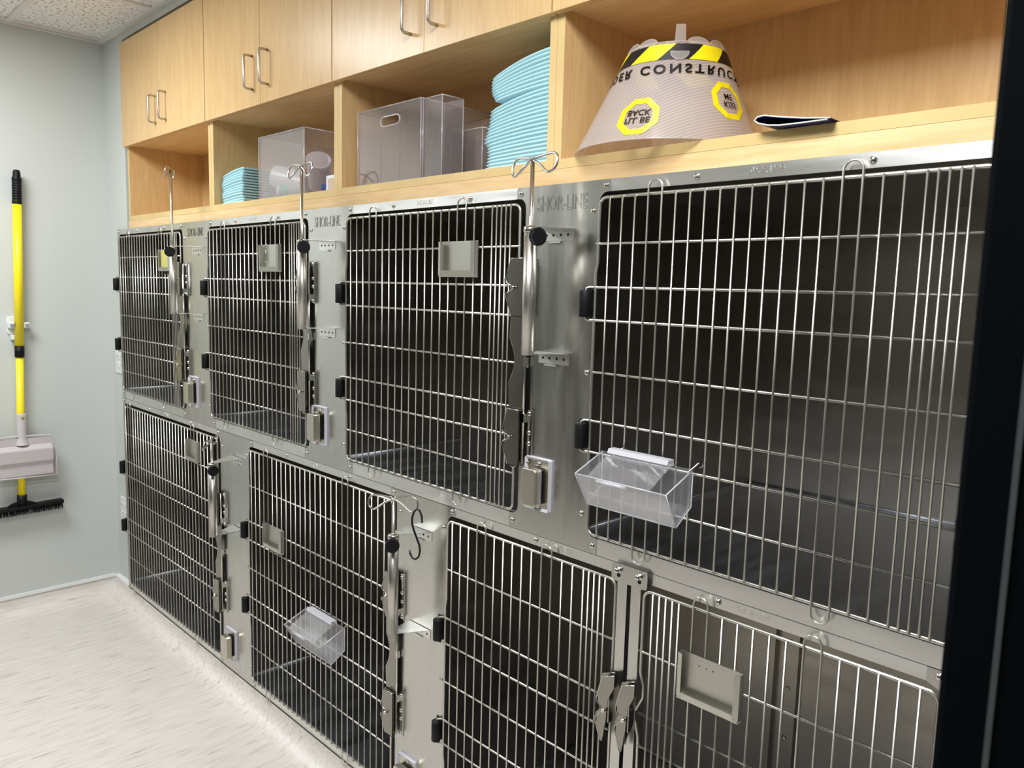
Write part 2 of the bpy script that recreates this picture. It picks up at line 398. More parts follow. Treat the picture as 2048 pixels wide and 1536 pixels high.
def bracket_poly(x, z):      # x = door right edge, z = pin height
    return [(x+.031, z+.063), (x-.006, z+.063), (x-.019, z+.020), (x-.018, z+.010), (x+.003, z+.001), (x+.003, z-.004), (x-.018, z-.013), (x-.018, z-.023),
            (x-.001, z-.063), (x+.031, z-.063)]
def latch(parent, dr, zu, zl, simple_=False):
    """long keeper plate with two notched brackets and their hinge strip"""
    x = dr; top = zu+.060; bot = zl-.068
    zm = (zu+zl)/2+.004
    pl = [(x+.030, top), (x-.004, top), (x-.013, zu-.07), (x-.014, zm+.05)] + [(x-.014+.017*math.sin(math.pi*i/8), zm+.050-.100*i/8) for i in range(1, 8)]
    pl += [(x-.014, zm-.05), (x-.010, zl+.05), (x-.014, zl+.01), (x-.010, bot+.018), (x-.006, bot+.004), (x+.004, bot-.004), (x+.014, bot), (x+.020, bot+.012), (x+.030, bot+.016)]
    lp = MB().prism(pl, -.0135, -.0150); lp.split = len(lp.f); lp.tube([(c, -.0150, d) for c, d in pl[1:-1]], .0008, 6); lp.build('latch_plate', 'latch', parent)  # bright tube along the outline stands in for the edge glint
    for z in (zu, zl):
        q = bracket_poly(x, z); b = MB().prism(q, -.0262, -.0250)
        b.prism([(c-.0065 if c < x+.02 else c-.004, d) for c, d in q], -.0190, -.0178)
        for (c, d) in ((x-.0185, z+.015), (x-.018, z-.018)): b.box(c-.0065, c+.003, -.0262, -.0166, d-.005, d+.005)
        b.box(x-.004, x+.031, -.0262, -.0166, z+.0618, z+.063); b.box(x+.0, x+.031, -.0262, -.0166, z-.063, z-.0618)
        b.split = len(b.f); b.cyl((x+.005, -.0255, z), (x+.005, -.034, z), .0042, 10)
        b.tube([(c, -.0264, d) for c, d in q[:-1]], .0009, 6); b.tube([(c-.0065, -.0190, d) for c, d in q[1:-1]], .0008, 6)  # rim tubes added bright to imitate reflections on the plate edges
        b.build('latch_bracket', 'latch', parent)
        b = MB().box(x+.0335, x+.0515, -.0042, -.0017, z-.063, z+.063)
        b.build('mounting_strip', 'steel', parent, .001)
        for dz in (.055, .012, -.012, -.055): screw(parent, x+.042, z+dz, -.0042)
    b = MB().cyl((x+.0325, -.0125, bot+.01), (x+.0325, -.0125, top), .0028, 8)
    for z in (zu-.045, zm, zl+.045):
        b.box(x+.0305, x+.036, -.0155, -.0045, z-.010, z+.010)
    b.build('hinge_rod', 'polish', parent)
def hinge_sleeve(parent, hx, hs, za, zb_):
    xc = hx-.020*hs; za -= .006; zb_ += .006
    b = MB(); b.lathe((xc, -.017, zb_), (0, 0, 1), [(0, 0), (.0115, 0), (.0125, .002), (.0125, za-zb_-.002), (.0115, za-zb_), (0, za-zb_)], 14)
    b.box(xc-.0125, xc+.008, -.016, -.0018, zb_+.002, za-.002); b.build('hinge_sleeve', 'blackrubber', parent)
    MB().box(xc-.016, xc+.006, -.0032, -.0016, zb_-.002, za+.004).build('hinge_leaf', 'blackmetal', parent)
def liner(parent, x0, x1, z0, z1, dep=.70, name='cage_liner', dark_line=None):
    b = MB(); t = .003
    b.box(x0, x0+t, .003, dep, z0, z1); b.box(x1-t, x1, .003, dep, z0, z1)
    b.box(x0+t, x1-t, dep-t, dep, z0, z1); b.box(x0+t, x1-t, .003, dep-t, z1-t, z1)
    # folded rim along the top of the back and side walls
    b.box(x0+t, x0+t+.004, .01, dep-t, z1-.035, z1-t); b.box(x0+t, x1-t, dep-t-.005, dep-t, z1-.040, z1-t)
    b.box(x0+t, x1-t, .003, .03, z1-t-.006, z1-t)
    b.build(name, 'liner', parent)
    b = MB(); b.box(x0+t, x1-t, .003, dep-t, z0, z0+.006)
    b.cyl((x0+t+.003, .01, z0+.008), (x0+t+.003, dep-t, z0+.008), .003, 8)
    b.cyl((x0+t, dep-t-.003, z0+.008), (x1-t, dep-t-.003, z0+.008), .003, 8)
    b.build('cage_floor', 'cfloor', parent)
def small_logo(parent, x, z, flip=False):
    me = text_mesh('SHOR-LINE', .0165, .0004, cx=.78); on_front(me, x, -.0006, z); mesh_obj(me, 'stamped_logo', 'polish', parent)
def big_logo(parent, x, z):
    me = text_mesh('SHOR-LINE', 0.043, .00034, outline=True, cx=.66); on_front(me, x, -.0019, z); mesh_obj(me, 'embossed_logo', 'dark_line', parent)

UP = [dict(dl=-3.774, W=.688), dict(dl=-2.836, W=.688), dict(dl=-1.919, W=.688), dict(dl=-1.008, W=.697)]
LO = [dict(dl=-3.771, W=.984), dict(dl=-2.538, W=.848), dict(dl=-1.458, W=.530), dict(dl=-.858, W=.533)]
LAB_U = ['small upper cage farthest left, against the end wall, with a yellow card on its door',
         'upper cage second from the end wall, below the clear bin of cups',
         'upper cage below the two clear bins, between the tall drip pole and the second one',
         'largest upper cage at the right, clear feeder hung low on its door']
def openz(row): return (1.727, 1.022) if row == 'U' else (.964, .103)
def cage(row, i, c, label, prev_or, next_ol, x_end=None):
    dl, W = c['dl'], c['W']; dr = dl+W; zt, zb = (1.715, 1.030) if row == 'U' else (.952, .112)
    zot, zob = openz(row); ZTm, ZBm = (ZT, ZS+.0006) if row == 'U' else (ZS-.0006, ZB)
    ol, orr = dl-.006, dr+.012
    t = thing('cage_unit', (dl+W/2, .35, ZBm), label, 'animal cage', 'stainless steel kennel cages')
    # face
    xl = ol if prev_or is not None else None
    left = ol-.03 if prev_or is not None else -3.802
    mid = (orr+next_ol)/2
    b = MB(); b.box(orr+.0005, next_ol-.0005, 0, .0015, ZBm, ZTm)     # returned edge behind the stile
    b.prism(stile_poly(orr, next_ol, ZTm, ZBm, zot, zob), -.0016, -.0002)
    b.build('face_stile', 'steel', t)
    b = MB(); b.box(ol-.0+.027 if prev_or is not None else -3.80, orr-.027, -.0008, .0012, zot, ZTm)
    b.build('top_rail', 'rail', t)
    b = MB(); b.box(ol+.027 if prev_or is not None else -3.80, orr-.027, -.0008, .0012, ZBm, zob)
    b.build('bottom_rail', 'rail', t)
    if prev_or is None:
        b = MB(); b.prism([(-3.802, ZBm), (-3.765, ZBm), (-3.765, zob), (-3.772, zob)]+arc(-3.768+.004, zob+.012, .012, -120, -180, 3)+[(-3.7776, zot-.01), (-3.770, zot), (-3.765, zot), (-3.765, ZTm), (-3.802, ZTm)], -.0016, -.0002)
        b.box(-3.8035, -3.802, -.0016, .04, ZBm, ZTm)
        b.build('end_stile', 'steel', t)
    S = []
    for z in ((zot-.036, (zot+zob)/2-.01, zob+.045)):
        S += [(orr+.016, z), (next_ol-.016, z)]
    S += [(orr-.016, zot+(ZTm-zot)/2), (next_ol+.016, zot+(ZTm-zot)/2), (orr-.016, zob-(zob-ZBm)/2), (next_ol+.016, zob-(zob-ZBm)/2)]
    for x, z in S: screw(t, x, z)
    for fx in (.28, .72): screw(t, dl+.02+fx*W, (zot+ZTm)/2, -.0008)
    if prev_or is None:
        for z in ((zot+ZTm)/2, zot-.04, zob-.01): screw(t, -3.79, z)
    small_logo(t, dl+W*.5-.0, (zot+ZTm)/2)
    liner(t, ol-.022 if prev_or is not None else -3.795, orr+.03, zob-.001, ZTm-.012)
    # gate
    n_even = 20 if row == 'U' else int((W-.035)/.0304)+1
    bars = [dl+.028+.0303*k for k in range(20 if row == 'U' else int((W-.05)/.0303)+1)]
    if row == 'U': bars += [bars[-1]+.0148*k for k in range(1, 5)]
    loops = [(3, 4), (15, 16)] if row == 'U' else [(3, 4), (len(bars)-8, len(bars)-7)]
    if row == 'L' and i == 0: loops = [(1, 2), (24, 25)]
    HZ = UH if row == 'U' else LH
    g = door_mesh(dl, W, zt, zb, HZ, [(1, 2), (4, 5)], bars, loops).build('cage_door', 'wire', t)
    for a, b_ in ((1, 2), (4, 5)): hinge_sleeve(g, dl, 1, HZ[a], HZ[b_])
    latch(g, dr+(.014 if (row == 'U' and i == 3) else 0), HZ[1]-.004, HZ[5])
    return t
ors = [c['dl']+c['W']+.012 for c in UP]; ols = [c['dl']-.006 for c in UP]
for i, c in enumerate(UP):
    nx = ols[i+1] if i < 3 else -.146
    t = cage('U', i, c, LAB_U[i], ors[i-1] if i else None, nx)
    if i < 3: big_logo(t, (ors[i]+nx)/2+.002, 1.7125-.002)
lors = [c['dl']+c['W']+.012 for c in LO]; lols = [c['dl']-.006 for c in LO]
cage('L', 0, LO[0], 'lower cage farthest left in the bottom row, by the wall outlet', None, lols[1])
cage('L', 1, LO[1], 'lower cage second from the left, clear feeder on its door and S-hook beside it', lors[0], lols[2])
# double lower cage with the removable centre post
t = thing('cage_unit', (-.9, .35, ZB), 'double-door lower cage at the right, split by a bolted centre post', 'animal cage', 'stainless steel kennel cages')
zot, zob = openz('L'); xr = -.325
ol, orr = lols[2], -.319
b = MB(); b.box(ol+.027, orr, -.0008, .0012, zot, ZS-.0006); b.build('top_rail', 'rail', t)
b = MB(); b.box(ol+.027, orr, -.0008, .0012, ZB, zob); b.build('bottom_rail', 'rail', t)
b = MB().prism([(orr, ZB), (-.09, ZB), (-.09, ZS-.0006), (orr-.028, ZS-.0006), (orr-.028, zot), (orr, zot-.012)], -.0016, -.0002); b.build('face_stile', 'steel', t)
for x, z in ((orr-.010, zot+.012), (orr+.02, zot-.04), (orr+.02, .5), (-1.16, zot+.012), (-.700, zot+.012)): screw(t, x, z)
small_logo(t, -.63, .9755); small_logo(t, -1.16+.08, .9755)
liner(t, ol-.022, orr+.03, zob-.001, ZS-.013)
b = MB(); b.box(-.905, -.845, .682, .6965, zob+.006, ZS-.03)
b.box(-.905, -.9025, .665, .684, zob+.006, ZS-.03); b.build('back_channel', 'liner', t)
for z in (.63, .50, .36, .2): inst(screw_me, 'rivet', (-.868, .682, z), t)
p = MB(); p.prism(rrect(-.937, -.850, .953, .990, .006), -.0105, -.0090)
p.box(-.937+.016, -.850-.016, -.0090, -.0012, .964, .982)
p.box(-.919, -.899, -.0102, -.0090, zob, .955); p.box(-.886, -.866, -.0102, -.0090, zob, .955)
p.box(-.899, -.8975, -.0102, .02, zob, .955); p.box(-.8875, -.886, -.0102, .02, zob, .955)
p.box(-.921, -.919, -.0102, .02, zob, .955); p.box(-.866, -.864, -.0102, .02, zob, .955)
p.build('centre_post', 'steel', t)
for x in (-.920, -.869):
    q = MB().lathe((x, -.0105, .977), (0, -1, 0), [(.0075, 0), (.0075, .001), (.0035, .0012), (.0035, .006), (.0062, .0065), (.0060, .0085), (.0035, .0105), (0, .0108)], 12)
    q.build('post_bolt', 'polish', t)
    MB().cyl((x+.001, -.0104, .9665), (x+.001, -.0108, .9665), .0045, 12).build('keyhole', 'black', t)
for k, c in ((2, LO[2]), (3, LO[3])):
    dl, W = c['dl'], c['W']; dr = dl+W
    if k == 2:
        bars = [dl+.024+.0303*j for j in range(15)]; bars += [bars[-1]+.0145*j for j in range(1, 5)]
        g = door_mesh(dl, W, .952, .112, LH, [(1, 2), (4, 5)], bars, [(3, 4), (10, 11)]).build('cage_door', 'wire', t)
        for a, b_ in ((1, 2), (4, 5)): hinge_sleeve(g, dl, 1, LH[a], LH[b_])
    else:
        bars = [dl+.024+.0148*j for j in range(5)]+[-.744+.0303*j for j in range(14)]
        g = door_mesh(dl, W, .952, .112, LH, [(1, 2), (4, 5)], bars, [(5, 6), (12, 13)], left=False).build('cage_door', 'wire', t)
        for a, b_ in ((1, 2), (4, 5)): hinge_sleeve(g, dr, -1, LH[a], LH[b_])
# latch brackets of the double doors, standing on the centre post
for x in (-.934, -.884):
    for z in (LH[1]-.008, LH[5]):
        q = [(x+.030, z+.075), (x-.000, z+.063), (x-.013, z+.015), (x-.013, z+.005), (x+.006, z-.005), (x-.014, z-.028), (x-.014, z-.038), (x-.001, z-.075), (x+.004, z-.075), (x+.012, z-.03), (x+.016, z+.02), (x+.03, z+.05)]
        b = MB().prism(q, -.030, -.0288); b.prism([(u-.008, v) for u, v in q[:-2]]+[(x+.012, z-.02)], -.0178, -.0166)
        b.box(x-.015, x-.010, -.030, -.0166, z+.004, z+.016); b.box(x-.016, x-.011, -.030, -.0166, z-.039, z-.027)
        b.box(x+.016, x+.019, -.029, -.009, z-.03, z+.04)
        b.split = len(b.f); b.cyl((x+.008, -.029, z-.006), (x+.008, -.036, z-.006), .004, 10)
        b.tube([(c, -.0302, d) for c, d in q[:-2]], .0010, 6); b.tube([(c-.008, -.0180, d) for c, d in q[:-3]], .0009, 6)  # brighter edge tubes imitate the glint along the bracket outline
        b.build('latch_bracket', 'latch', t)

# ------------------------------------------------------------------ outlet covers on the stiles
cov = [(-2.992, 1.106, 'steel flip-cover outlet plate under the latch of the far left upper cage'),
       (-2.070, 1.106, 'steel flip-cover outlet plate right of the second upper cage'),
       (-1.155, 1.106, 'steel flip-cover outlet plate between the third and the largest upper cage'),
       (-2.699, .186, 'steel flip-cover outlet plate low beside the far left lower cage'),
       (-1.616, .186, 'steel flip-cover outlet plate at the bottom edge, beside the second lower cage')]
for x, z, lab in cov:
    t = thing('outlet_cover', (x, 0, z), lab, 'outlet cover', 'flip-cover outlet plates')
    b = MB(); y0 = -.0016
    o = rrect(x-.038, x+.038, z-.059, z+.059, .003, 2); i_ = rrect(x-.030, x+.030, z-.051, z+.051, .002, 2)
    n = len(o); b.add([(u, y0, v) for u, v in o]+[(u, y0-.009, v) for u, v in [(x+(u-x)*.97, z+(v-z)*.98) for u, v in o]]+[(u, y0-.004, v) for u, v in i_],
        [(k, (k+1) % n, (k+1) % n+n, k+n) for k in range(n)]+[(k+n, (k+1) % n+n, (k+1) % n+2*n, k+2*n) for k in range(n)])
    b.build('gasket_frame', 'gasket', t)
    b = MB().box(x-.031, x+.031, y0-.0048, y0, z-.052, z+.052); b.build('cover_plate', 'cover', t)
    b = MB(); zo = z-.004
    b.prism(rrect(x-.024, x+.021, zo-.042, zo+.042, .008, 4), y0-.034, y0-.012)
    b.build('flip_cover', 'cover', t, .003, 3)
    b = MB().box(x-.019, x+.016, y0-.012, y0-.0045, zo-.037, zo+.037); b.build('receptacle', 'black', t)
    screw(t, x+.004, z+.045, y0-.0048); screw(t, x+.004, z-.049, y0-.0048)

# ------------------------------------------------------------------ card holders hooked on the gates
def holder(x0, x1, z0, z1, label, card=None):
    t = thing('card_holder', ((x0+x1)/2, -.02, z0), label, 'card holder', 'sheet metal card holders on the cage doors')
    ya = -.0162
    MB().box(x0, x1, ya, ya+.0012, z0, z1).build('back_plate', 'holder', t)
    b = MB()
    b.prism([(x0, ya), (x0+.001, ya), (x0+.001, ya-.010), (x0+.010, ya-.013), (x0+.010, ya-.0142), (x0, ya-.0112)], z0+.004, z1-.001, 'z')
    b.build('side_flange', 'holder', t); b = MB()
    b.prism([(x1, ya), (x1-.001, ya), (x1-.001, ya-.010), (x1-.010, ya-.013), (x1-.010, ya-.0142), (x1, ya-.0112)], z0+.004, z1-.001, 'z')
    b.build('side_flange', 'holder', t)
    b = MB(); b.add([(x0, ya, z0), (x1, ya, z0), (x1, ya-.011, z0), (x0, ya-.011, z0), (x1-.013, ya-.016, z0+.015), (x0+.013, ya-.016, z0+.015),
                     (x1-.013, ya-.0148, z0+.015), (x0+.013, ya-.0148, z0+.015)], [(0, 1, 2, 3), (3, 2, 4, 5), (5, 4, 6, 7)])
    b.build('bottom_lip', 'holder', t)
    if card:
        MB().box(x0+.012, x1-.012, ya-.003, ya-.0012, z0+.002, z1-.004).build('card', card, t)
    return t
holder(-3.262, -3.145, 1.566, 1.652, 'card holder with a pale yellow card, on the far left upper cage door', 'olive')
h2 = holder(-2.404, -2.276, 1.566, 1.652, 'card holder with a paper clip, on the second upper cage door')
holder(-1.486, -1.356, 1.556, 1.640, 'empty card holder on the third upper cage door')
holder(-3.033, -2.925, .838, .918, 'card holder high on the far left lower cage door')
holder(-2.401, -2.275, .648, .727, 'card holder on the left side of the second lower cage door')
hl = holder(-.761, -.633, .778, .868, 'large empty card holder on the door right of the centre post')
for k in (-.722, -.707, -.693):
    MB().cyl((k, -.0163, .850), (k, -.0166, .850), .0014, 8).build('pin_hole', 'black', hl)
t = thing('paper_clip', (-2.369, -.02, 1.61), 'thin wire paper clip on the card holder of the second upper cage', 'paper clip')
MB().tube([(-2.373, -.0185, 1.640), (-2.373, -.0185, 1.600)]+[(x, -.0185, z) for x, z in arc(-2.368, 1.600, .005, 180, 360, 5)]+[(-2.363, -.0185, 1.650)]+
          [(x, -.0185, z) for x, z in arc(-2.3665, 1.650, .0035, 0, 180, 4)]+[(-2.370, -.0185, 1.612)], .0007, 6).build('wire', 'polish', t)

# ------------------------------------------------------------------ drip poles with bag hooks
def iv_pole(xt, yt, zt, zb, ztop, ang, side, label, al=.065, ar=.065, drop=.032, flip=1, xo=.01):
    xf = xt+xo
    t = thing('drip_pole', (xt, yt, zb), label, 'drip pole', 'drip poles bracketed to the cage stiles')
    MB().cyl((xt, yt, zb), (xt, yt, zt-.012), .0138, 20).build('tube', 'satin', t)
    b = MB(); b.lathe((xt, yt, zt-.012), (0, 0, 1), [(.0138, 0), (.0152, .001), (.0152, .009), (.013, .012), (.006, .013), (.0048, .015)], 20); b.build('collar', 'polish', t)
    MB().cyl((xt, yt, zb+.02), (xt, yt, ztop), .0044, 12).build('rod', 'polish', t)
    # bag hook: two drooping teardrop loops
    c, s = math.cos(R(ang)), math.sin(R(ang))
    def lp(sg, a):
        P = [(0, 0), (sg*a*.45, .004), (sg*a*.8, .005), (sg*a*.97, -.004), (sg*a*1.0, -.016), (sg*a*.93, -drop*.85), (sg*a*.80, -drop), (sg*a*.66, -drop*.93), (sg*a*.35, -drop*.45), (sg*a*.05, -.003)]
        off = -.003*sg
        out = []
        for k, (u, v) in enumerate(P):
            w_ = 0 if k < 3 else -.010*min(1, (k-2)/4)*flip if k < 8 else -.004*flip
            out.append((xt+c*u-s*w_, yt+s*u+c*w_, ztop+v))
        return out
    def smoothp(P, n=3):
        P = [Vector(p) for p in P]; out = []
        for i in range(len(P)-1):
            p0, p1, p2, p3 = P[max(i-1, 0)], P[i], P[i+1], P[min(i+2, len(P)-1)]
            for k in range(n):
                u = k/n; out.append(.5*((2*p1)+(-p0+p2)*u+(2*p0-5*p1+4*p2-p3)*u*u+(-p0+3*p1-3*p2+p3)*u**3))
        out.append(P[-1]); return out
    b = MB(); b.tube(smoothp(lp(-1, al)), .0027, 8); b.tube(smoothp(lp(1, ar)), .0027, 8); b.build('bag_hook', 'polish', t)
    kx, ky = xt+side[0], yt+side[1]; ax = Vector((side[0], side[1], 0)).normalized()
    b = MB(); b.lathe((xt, yt, zt-.021), ax, [(.004, .012), (.004, .022), (.007, .022), (.0168, .0235), (.0178, .0245), (.0178, .0245), (.0178, .0345), (.0178, .0345), (.0165, .036)], 24); b.lathe(Vector((xt, yt, zt-.021))+ax*.036, ax, [(.0165, 0), (0, .0001)], 24)
    for k in range(24):
        a_ = ax.orthogonal().normalized(); b_ = ax.cross(a_); q_ = Vector((xt, yt, zt-.021))+(a_*math.cos(k*math.pi/12)+b_*math.sin(k*math.pi/12))*.0178; b.cyl(q_+ax*.025, q_+ax*.034, .0009, 5)
    b.build('knob', 'black', t)
    for z in (zt, zb+.002):
        b = MB(); b.prism([(xf-.043, -.0018), (xf+.043, -.0018), (xt+.015, yt+.006), (xt-.015, yt+.006)], z, z+.0015, 'z')
        b.box(xf-.043, xf+.043, -.0034, -.0018, z-.024, z+.0015)
        b.box(xf-.022, xf+.012, -.0075, -.0034, z-.0285, z-.025)
        b.build('bracket', 'rail', t)
        for k in (-.030, -.011, .010, .030): MB().cyl((xf+k, -.0034, z-.012), (xf+k, -.0038, z-.012), .0030, 8).build('bolt_hole', 'black', t)
    return t
iv_pole(-2.950, -.089, 1.655, 1.406, 1.928, 147, (.75, -.66), 'drip pole farthest from the camera, at the far left upper cage', .07, .07, flip=-1)
iv_pole(-2.045, -.075, 1.655, 1.400, 1.862, 3, (.9, -.35), 'drip pole in front of the bin of cups, between the second and third upper cages', .06, .06, xo=.017)
iv_pole(-1.131, -.075, 1.658, 1.396, 1.793, -6, (.96, -.28), 'nearest upper drip pole, just left of the largest steel lettering', .058, .080, xo=.008)
iv_pole(-2.598, -.110, .909, .648, .990, 138, (.95, -.3), 'low drip pole beside the far left lower cage', .07, .07, .026, flip=-1, xo=-.035)
iv_pole(-1.583, -.082, .902, .636, .997, 36, (.75, -.66), 'low drip pole with a black S-hook hanging from its loop', .065, .065, .030, xo=.014)
# black S hook
t = thing('s_hook', (-1.52, -.06, .86), 'black coated S-hook hanging from the low drip pole', 'hook')
hp = [(.036, .958-.9), (.034, .075), (.026, .090), (.014, .093), (.004, .086), (-.004, .070), (-.004, .052), (.004, .034), (.016, .014), (.026, -.002), (.029, -.018), (.024, -.034), (.012, -.042), (0, -.040), (-.010, -.030), (-.013, -.020)]
c0 = Vector((-1.530, -.060, .886))
MB().tube([c0+Vector((.62*u, .62*u*.5, v*.97)) for u, v in hp], .0027, 8).build('hook_wire', 'blackmetal', t)

# ------------------------------------------------------------------ clear feeders
def feeder(x0, x1, zb, label, dz=0):
    t = thing('clear_feeder', ((x0+x1)/2, -.06, zb), label, 'feeder', 'clear plastic hay feeders')
    yb = -.0165
    A = (yb, zb+.100); B = (yb, zb+.030); C_ = (-.062, zb); D = (-.100, zb+.066); E_ = (-.050, zb+.090)
    th = .0022
    b = MB(); b.ribbon([A, B, C_, D], x0, x1, th, 'x'); b.build('trough', 'feeder', t)
    for x in (x0, x1-th): MB().prism([A, B, C_, D], x, x+th, 'x').build('end_wall', 'feeder', t)
    b = MB(); xm = x0+(x1-x0)*.38
    b.ribbon([D, (-.062, zb+.088), (-.030, zb+.104)], x0+.03, x1-.035, .002, 'x')
    b.build('lid', 'feeder', t)
    b = MB(); b.ribbon([(-.040, zb+.104), (-.036, zb+.112), (-.020, zb+.112), (-.018, zb+.100)], x0+.03, x1-.04, .002, 'x'); b.build('lid_hinge', 'feederedge', t)
    b = MB(); r = .0015
    for x in (x0, x1): b.tube([(x, p, q) for p, q in (A, D, C_, B, A)], r, 6)
    b.cyl((x0, D[0], D[1]), (x1, D[0], D[1]), r, 6); b.cyl((x0, C_[0], C_[1]), (x1, C_[0], C_[1]), r, 6)
    b.cyl((x0+.055, D[0]-.002, D[1]-.004), (x0+.125, D[0]-.002, D[1]-.004), .0035, 6)
    b.build('rim', 'feederedge', t)
    for x in (x0+.032, x1-.006):
        MB().tube([(x, -.030, zb+.088), (x+.004, -.026, zb+.098), (x+.008, -.018, zb+.104), (x+.014, -.014, zb+.112), (x+.016, -.0035, zb+.116), (x+.018, -.0025, zb+.108), (x+.012, -.0035, zb+.103)], .002, 8).build('wire_hook', 'polish', t)
    return t
feeder(-.968, -.758, 1.113, 'large clear plastic feeder hanging on the biggest upper cage door')
feeder(-2.122, -1.912, .418, 'clear plastic feeder on the second lower cage door')

# ------------------------------------------------------------------ wall cabinets
CX = [-3.705, -2.8535, -2.0055, -1.1615, -.312]
YF = .020; DEP = .345; ZSH = 1.806; ZD = 2.100; ZC = 2.535
clab = ['far left maple wall cabinet with an empty cubby below its doors', 'maple wall cabinet holding the short pad stack and the bin of cups',
        'maple wall cabinet holding two clear bins and the tall stack of pads', 'right maple wall cabinet with the plastic cone in its cubby']
gaps = [-3.26, -2.433, -1.587, -.737]
for i in range(4):
    x0, x1 = CX[i]+.0003, CX[i+1]-.0003; T = .0205
    t = thing('wall_cabinet', ((x0+x1)/2, .18, 1.786), clab[i], 'cabinet', 'maple wall cabinets above the cages')
    for u0, u1 in ((x0, x0+T), (x1-T, x1)):
        MB().box(u0, u1, YF, DEP, 1.786, ZC).build('side_panel', 'wood', t)
        MB().box(u0+.0003, u1-.0003, YF-.0008, YF, 1.806, 2.106).build('edge_band', 'edge', t)
    MB().box(x0+.0003, x1-.0003, YF-.0012, YF-.0002, 1.7862, ZSH).build('edge_band', 'edge', t)
    MB().box(x0+T, x1-T, YF, DEP, 1.786, ZSH).build('cubby_shelf', 'woodh', t)
    b = MB(); b.box(x0+T, x1-T, YF, DEP, 2.108, 2.126); b.box(x0+T, x1-T, YF, DEP, ZC-.018, ZC); b.build('deck_panel', 'woodh', t)
    MB().box(x0+T, x1-T, DEP-.006, DEP, ZSH, ZC-.018).build('back_panel', 'wood', t)
    g = gaps[i]
    for k, (a, c_) in enumerate(((x0+.0022, g-.0010), (g+.0010, x1-.0022))):
        d = MB().box(a, c_, -.001, YF-.001, ZD, ZC-.002).build('cabinet_door', 'wood', t, .0008, 1)
        hx = g-.052 if k == 0 else g+.052
        zc = 2.205; pth = [(hx, -.001, zc+.052), (hx, -.020, zc+.052), (hx, -.027, zc+.050), (hx, -.030, zc+.044), (hx, -.030, zc-.044), (hx, -.027, zc-.050), (hx, -.020, zc-.052), (hx, -.001, zc-.052)]
        MB().tube(pth, .0042, 10).build('handle', 'alu', d)
b = MB(); b.box(-3.711, -.300, YF-.002, YF+.30, 1.7535, 1.7855)
for x in (-2.80, ):
    pass
tag(b.build('filler_board', 'woodh', bev=.0008, seg=1), 'long maple filler board between the steel cages and the cabinets', 'wooden board')

# ------------------------------------------------------------------ folded blue pads
def pad(x0, x1, y0, y1, z, th, droop, label, group, jx=0, jy=0, sag=0, name='folded_pad'):
    b = MB(); n = 12; m = 7; xs = [x0+jx+(x1-x0)*k/n for k in range(n+1)]
    def top(x):
        s_ = (x1-x)/(x1-x0); return -droop*s_*s_ + sag*math.sin(math.pi*s_)
    # cross section along y (front edge rounded), swept along x
    rows = []
    for k, x in enumerate(xs):
        e = 1.0
        h = th*.49*(.55 if k in (0, n) else 1.0)
        zc = z+th/2+top(x)
        prof_ = [(y0+jy+.000, zc-h*.35), (y0+jy-.0015, zc), (y0+jy+.000, zc+h*.5), (y0+jy+.003, zc+h), (y0+jy+.03, zc+h), ((y0+y1)/2, zc+h), (y1-.003, zc+h), (y1, zc),
                 (y1-.003, zc-h), ((y0+y1)/2, zc-h), (y0+jy+.03, zc-h), (y0+jy+.003, zc-h)]
        rows.append([(x+(.0035 if k == 0 else (-.002 if k == n else 0)), p_, q_) for p_, q_ in prof_])
    L = len(rows[0]); vs2 = [v for r_ in rows for v in r_]; f2 = []
    for i in range(n):
        for j in range(L): f2.append((i*L+j, i*L+(j+1) % L, (i+1)*L+(j+1) % L, (i+1)*L+j))
    b.add(vs2, f2, True); b.add(rows[0], [tuple(range(L))], False); b.add(rows[-1], [tuple(range(L))[::-1]], False)
    o = b.build(name, 'pad'); tag(o, label, 'folded pad', group); return o
# tall stack: three bundles
z = ZSH+.0008
spec = [(8, -1.405, .012, 'folded light blue pad in the bottom bundle of the tall stack', .0, 'pads in the bottom bundle'),
        (10, -1.402, .030, 'folded light blue pad in the middle bundle of the tall stack', .0, 'pads in the middle bundle'),
        (9, -1.388, .036, 'folded light blue pad in the top bundle of the tall stack', .0, 'pads in the top bundle')]
base_z = ZSH+.001; lastd = 0
for bi, (cnt, x0, dr_, lab, j, grp) in enumerate(spec):
    th = .0089
    for k in range(cnt):
        f = (k/(cnt-1))
        d = (dr_*f*.6+dr_*.4) if bi else dr_*f
        jx = (.010*math.sin(math.pi*(1-f))*-1 + random.uniform(-.0015, .0015)) if bi else (-.012+.028*(1-abs(f-.6)))*.4+random.uniform(-.001, .001)
        if bi == 1: jx = -.012*(1-f)*(1-f)+.010*f
        if bi == 2: jx = .010*(1-f)**2-.006*math.sin(math.pi*f)
        pad(x0, -1.186, .045, .30, base_z+d*.0+lift(bi, 0) if False else base_z, th, min(d, base_z-ZSH-.0008), lab, grp, jx=jx, jy=random.uniform(-.001, .001))
        base_z += th+.0002
    base_z += .0004
# short stack
bz = ZSH+.001
for k in range(13):
    f = k/12; jx = -.010*math.sin(math.pi*(.15+.8*f))+random.uniform(-.0015, .0015)
    pad(-2.820, -2.648, .045+.002*math.sin(k*1.3), .27, bz, .0093, min(.020*(.3+.7*f), bz-ZSH-.0008), 'folded light blue pad in the short stack left of the cup bin', 'pads in the short stack', jx=jx, sag=0)
    bz += .0095

